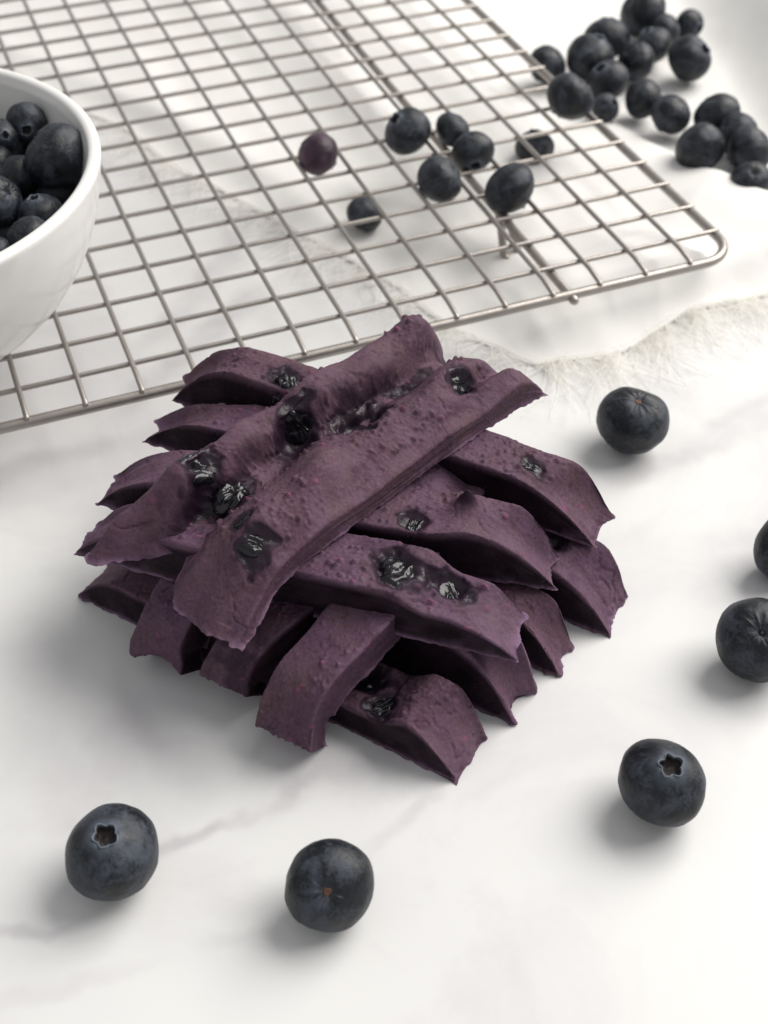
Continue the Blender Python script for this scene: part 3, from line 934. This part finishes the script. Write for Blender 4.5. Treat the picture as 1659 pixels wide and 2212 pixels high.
    # crumbly feathered foot
    jag = foot * (0.07 * vnoise(Q, 3.1, seed + 100) + 0.028 * vnoise(Q, 9, seed + 101) + 0.012 * vnoise(Q, 21, seed + 103) + 0.02)
    endness = 1 - sh
    hor = N.copy(); hor[..., 2] *= 0.3
    P = P + hor * (jag * (0.6 + 0.8 * endness))[..., None]
    P[..., 2] += (foot * 0.022 * vnoise(Q, 11, seed + 102))
    edge = np.clip(np.exp(-H / 0.05) * (0.35 + 0.9 * sstep(-0.2, 0.6, vnoise(Q, 1.3, seed + 110))) + 0.35 * np.exp(-H / 0.16) * sstep(0.0, 0.5, vnoise(Q, 5, seed + 111)), 0, 1)
    edge = edge * (1 - 0.5 * wet)
    worn = 0.55 * np.exp(-((Fg - 0.965) / 0.035) ** 2) * sstep(-0.3, 0.5, vnoise(Q, 3.0, seed + 150)) * (1 - wet) * sstep(0.0, 0.2, H)
    fleck = 0.8 * sstep(0.965, 0.985, gv) * big * topm + 0.4 * sstep(0.975, 0.99, gv2) * small * topm
    na, nb = Wg.shape
    V = P.reshape(-1, 3)
    F = grid_faces(na, nb)
    idx = np.arange(na * nb).reshape(na, nb)
    # underside: the plan of the top, laid flat at the foot
    colsel = np.r_[0, np.arange(8, nb - 8, 7), nb - 1]
    Bt = (base + Ss * (Wg * wf)[..., None])[:, colsel]
    if warp is not None: Bt[..., 2] += warp(Sx / L, Wg)[:, colsel]
    bid = np.arange(na * len(colsel)).reshape(na, -1) + na * nb
    bid[:, 0] = idx[:, 0]; bid[:, -1] = idx[:, -1]
    V = np.vstack([V, Bt.reshape(-1, 3)])
    Fb = np.stack([bid[:-1, :-1], bid[:-1, 1:], bid[1:, 1:], bid[1:, :-1]], -1).reshape(-1, 4)
    allF = np.vstack([F[:, ::-1], Fb])
    cut = side_shade * (1 - topm) * (0.9 + 0.1 * vnoise(Q, 3, seed + 120)) * sstep(0.0, 0.10, H)  # mask of the shade painted on the sides, weaker on lit strips
    ex = np.zeros(Bt.shape[0] * Bt.shape[1])
    org = V.mean(0); org[2] = V[:, 2].min()
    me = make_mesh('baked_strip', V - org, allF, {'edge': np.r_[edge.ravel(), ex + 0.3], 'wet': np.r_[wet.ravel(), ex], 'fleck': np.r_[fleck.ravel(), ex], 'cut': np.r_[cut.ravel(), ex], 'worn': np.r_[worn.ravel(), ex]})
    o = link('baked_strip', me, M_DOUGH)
    o.location = Vector(org) * CM
    tag(o, label, 'baked strip', 'purple baked strips in the criss-cross stack')
    for k, (sf, w0, r, fl) in enumerate(berries):
        i = int(np.argmin(np.abs(s / L - sf))); j = int(np.argmin(np.abs(w - w0) + (f < 0.9) * 9))
        c = P[i, j]; nn = N[i, j]
        baked_berry(o, c - org + nn * r * -0.22, nn, r, fl, seed * 7 + k)
    return o


def baked_berry(parent, pos, nn, r, flat, seed):
    n, m = 44, 64
    th = np.linspace(0.02, np.pi - 0.02, n)[:, None] + np.zeros((1, m)); ph = np.linspace(0, 2 * np.pi, m, endpoint=False)[None] + np.zeros((n, 1))
    d = np.stack([np.sin(th) * np.cos(ph), np.sin(th) * np.sin(ph), np.cos(th)], -1)
    q = d * [1.0, 2.4, 1.0] + 0.35 * np.stack([vnoise(d, 1.5, seed + 5), vnoise(d, 1.5, seed + 6), vnoise(d, 1.5, seed + 7)], -1)
    rid = 1 - np.abs(vnoise(q, 1.5, seed)); rid2 = 1 - np.abs(vnoise(q, 4.4, seed + 3))
    rr = 1 + 0.25 * vnoise(d, 1.2, seed + 1) + 0.24 * (rid ** 2 - 0.5) + 0.03 * (rid2 ** 2 - 0.5)
    rr = rr - 0.40 * np.exp(-(th / 0.5) ** 2)
    V = d * rr[..., None] * r * np.array([1.35, 1.05, flat * 1.55])
    me = make_mesh('baked_blueberry', V.reshape(-1, 3), np.vstack([grid_faces(n, m, True)[:, ::-1]]))
    o = link('baked_blueberry', me, M_BAKED, parent)
    o.location = Vector(pos) * CM
    o.rotation_mode = 'QUATERNION'
    o.rotation_quaternion = Vector(nn).to_track_quat('Z', 'Y') @ Matrix.Rotation(seed * 1.3, 3, 'Z').to_quaternion()


def line(a, b, sag=0.0, n=5, bow=0.0):
    a = np.asarray(a, float); b = np.asarray(b, float)
    t = np.linspace(0, 1, n)[:, None]
    p = a + (b - a) * t
    d = b - a; side = np.array([d[1], -d[0], 0]); side /= np.linalg.norm(side)
    p = p + side * (bow * 4 * t * (1 - t))
    p[:, 2] += (sag * 4 * t * (1 - t))[:, 0]
    return p


TH = 1.10


def taper(a, b, l=0.18):
    return lambda sf: 1 - (1 - a) * sstep(l, 0.0, sf) - (1 - b) * sstep(1 - l, 1.0, sf)


def up(p, h):
    return (p[0], p[1], p[2] + h)


def wave(*drops):
    """height share along a strip: (start, full, share) lowers the top beyond start; negative order lowers towards the left"""
    def f(sf, w):
        h = 1.0 + 0 * sf
        for a, b, k in drops: h = h * (1 - (1 - k) * sstep(a, b, sf))
        return h
    return f


# bottom layer, lying on the marble, tips left to right
strip('frontmost baked strip on the marble, its cut side facing the viewer, berries on top', line((-5.95, -2.0, 1.045), (1.55, -6.64, 1.045)), 1.12, 1.02, 1, 1.2, 1.05,
      berries=[(0.735, -0.15, 0.36, 0.5), (0.80, 0.22, 0.26, 0.5)], widthfun=taper(0.9, 0.98), hfun=lambda sf, w: (1 - 0.28 * sstep(0.58, 0.70, sf) * (1 - sstep(0.80, 0.88, sf))) * (1 - 0.08 * w / 0.56) * (1 + 0.16 * sstep(0.82, 0.90, sf)), moist=lambda sf, w: 0.5 * sstep(0.55, 0.66, sf) * sstep(0.88, 0.80, sf))
strip('bottom layer strip second from the front, its end beside the dark arch', line((-4.9, -0.8, 1.645), (2.48, -5.36, 1.645)), 0.94, 1.62, 2, 1.2, 1.25, widthfun=taper(0.9, 0.92), power=2.2)
strip('bottom layer strip third from the front, ending under the middle of the stack right side', line((-4.0, 0.1, 1.275), (3.38, -4.24, 1.275)), 0.88, 1.25, 3, 1.2, 1.05, widthfun=taper(0.9, 0.85), power=2.2)
strip('rearmost strip on the marble, its end farthest right of the whole stack', line((-3.0, 1.2, 1.275), (4.66, -3.14, 1.275)), 1.22, 1.25, 4, 1.2, 1.15, pits=[(0.82, -0.1, 0.30, 0.18)], widthfun=taper(0.9, 0.92))

# second layer, running from lower left to upper right, drooping over the front
strip('arched strip hanging down at the front, nearest the viewer', [(2.25, 0.10, 2.0), (0.9, -2.6, 2.25), (0.0, -4.25, 2.2), (-0.72, -5.2, 2.08), (-1.35, -5.85, 1.80), (-1.74, -6.28, 1.25), (-1.90, -6.62, 0.52)], 1.10, 0.78, 5, 0.6, 0.2, plumb=0.1, side_shade=0.4)
strip('dark strip hanging down left of the arched front one', [(0.9, -1.2, 1.9), (-0.6, -3.2, 2.1), (-1.85, -4.42, 1.95), (-2.52, -4.94, 1.65), (-2.92, -5.30, 1.15), (-3.05, -5.50, 0.66)], 1.00, 0.85, 6, 0.6, 0.2, plumb=0.15,
      berries=[(0.60, 0.2, 0.25, 0.5)], moist=lambda sf, w: 0.35 * sstep(0.45, 0.65, sf))
strip('shadowed strip at the lower left, second layer, hanging over the bottom strip', [(-0.6, -0.5, 1.9), (-2.2, -2.4, 2.1), (-3.30, -3.55, 2.05), (-3.92, -4.12, 1.70), (-4.27, -4.50, 1.10), (-4.38, -4.70, 0.45)], 1.08, 0.85, 7, 0.6, 0.2, plumb=0.15)

# third layer, running left to right
strip('rearmost strip of the third layer, its left end raised behind the top piece', line((-4.24, 1.26, 2.45 + 1.3), (4.30, -2.04, 1.35 + 1.3), 0.06), 1.05, 1.3, 8, 1.6, 1.5,
      berries=[(0.272, 0.15, 0.28, 0.6), (0.835, 0.05, 0.18, 0.4)], widthfun=taper(0.74, 0.92, 0.38), power=2.0, hfun=wave((0.30, 0.45, 0.86)))
strip('third layer strip second from the back, with a thin crack along its side', line((-4.74, 0.20, 2.15 + TH), (3.02, -2.40, 1.05 + TH), 0.12), 0.96, TH, 9, 1.5, 1.2, widthfun=taper(0.70, 0.60, 0.36),
      hfun=lambda sf, w: (1 - 0.16 * sstep(0.30, 0.12, sf)) * (1 - 0.40 * sstep(0.72, 0.86, sf)))
strip('third layer strip with a dark pointed bump and a small wrinkled berry', line((-5.52, -1.50, 2.1 + TH), (3.18, -3.22, 1.40 + TH), 0.06, bow=0.10), 1.34, TH, 10, 1.5, 1.45,
      berries=[(0.703, 0.42, 0.19, 0.6)], peaks=[(0.812, -0.25, 0.16, 0.42)], widthfun=taper(0.62, 0.62, 0.36), hfun=lambda sf, w: (1 - 0.14 * sstep(0.30, 0.12, sf)) * (1 + 0.10 * sstep(0.74, 0.82, sf)))
strip('third layer front strip with a big split glossy berry and a long cut side', line((-5.70, -2.74, 1.95 + TH), (2.43, -4.98, 1.50 + TH), 0.02), 1.24, TH, 11, 1.5, 1.2,
      berries=[(0.735, -0.05, 0.40, 0.5), (0.845, -0.2, 0.28, 0.5)], widthfun=taper(0.70, 0.86, 0.34),
      hfun=lambda sf, w: (1 - 0.10 * sstep(0.30, 0.12, sf)) * (1 - 0.34 * sstep(0.74, 0.84, sf + 0.04 * w)))


# the broad top piece: two ridges with a moist groove between
def groove_at(sf):
    return -0.44 + 0.20 * sstep(0.55, 0.95, sf) + 0.07 * np.sin(sf * 11)


PW = np.array([-1.50, -1.38, -1.22, -1.02, -0.86, -0.76, -0.68, -0.26, -0.08, 0.20, 0.62, 0.92, 1.10, 1.26, 1.50])
PH = np.array([0.60, 0.90, 1.10, 1.05, 1.00, 0.80, 0.40, 0.34, 0.56, 0.84, 1.06, 0.95, 0.78, 0.58, 0.46])
_pw = np.linspace(-1.5, 1.5, 200); _ph = np.convolve(np.pad(np.interp(_pw, PW, PH), 4, mode='edge'), np.ones(9) / 9, 'valid')


def top_profile(sf, w):
    sh = 0.22 * sstep(0.55, 0.95, sf) + 0.07 * np.sin(sf * 11)
    h = np.interp(w - sh * np.exp(-((w + 0.5) / 0.7) ** 2), _pw, _ph)
    h = h - 0.30 * np.exp(-((w - 0.88) / 0.15) ** 2) * sstep(0.72, 0.85, sf)             # side groove near the far end
    h = h + 0.14 * sstep(0.95, 1.15, w) * sstep(0.80, 0.95, sf)
    h = h - 0.24 * np.exp(-((w - 0.45) / 0.38) ** 2) * sstep(0.20, 0.06, sf) + 0.10 * np.exp(-((w + 1.0) / 0.2) ** 2) * sstep(0.25, 0.05, sf)
    return h * (1 + 0.08 * np.sin(sf * 17 + 2 * w) + 0.05 * np.sin(sf * 31 + 3 * w))


def top_tips(w):
    gap = np.exp(-((w + 0.42) / 0.30) ** 2)
    return 0.80 * gap - 0.40 * sstep(-0.8, -1.5, w) - 0.10 * np.exp(-((w - 0.7) / 0.5) ** 2), 0.35 * gap - 0.30 * sstep(0.6, 1.3, w)


def top_warp(sf, w):
    return -0.24 * sstep(0.26, 0.0, sf) * sstep(-0.5, 0.0, w) - 0.15 * sstep(0.2, 0.0, sf) + 0.06 * sstep(0.75, 1.0, sf)


strip('broad two-ridged strip with glossy burst berries lying across the top of the stack',
      line((-3.84, -4.74, 3.86), (1.88, 1.28, 3.94), 0.10), 2.9, TH, 12, 1.3, 0.8, rc=0.12, crown=0.0, topfun=top_profile, tipfun=top_tips, warp=top_warp, side_shade=0.35, ears=0.0, scoop=0.10, widthfun=lambda sf: 1 + 0.16 * sstep(0.20, 0.0, sf) + 0.08 * sstep(0.8, 1.0, sf),
      moist=lambda sf, w: 1.0 * np.exp(-((w - groove_at(sf)) / 0.32) ** 2) * (0.75 + 0.4 * np.exp(-((sf - 0.62) / 0.2) ** 2) + 0.5 * np.exp(-((sf - 0.15) / 0.12) ** 2)),
      oblR=0.0, berries=[(0.21, -0.98, 0.34, 0.5), (0.165, -0.50, 0.28, 0.5), (0.48, -0.74, 0.36, 0.5), (0.60, 0.05, 0.46, 0.5), (0.175, 0.45, 0.18, 0.45), (0.150, 0.95, 0.24, 0.45), (0.84, 0.80, 0.24, 0.5)], lumps=1.1, power=2.1, gran=1.1)
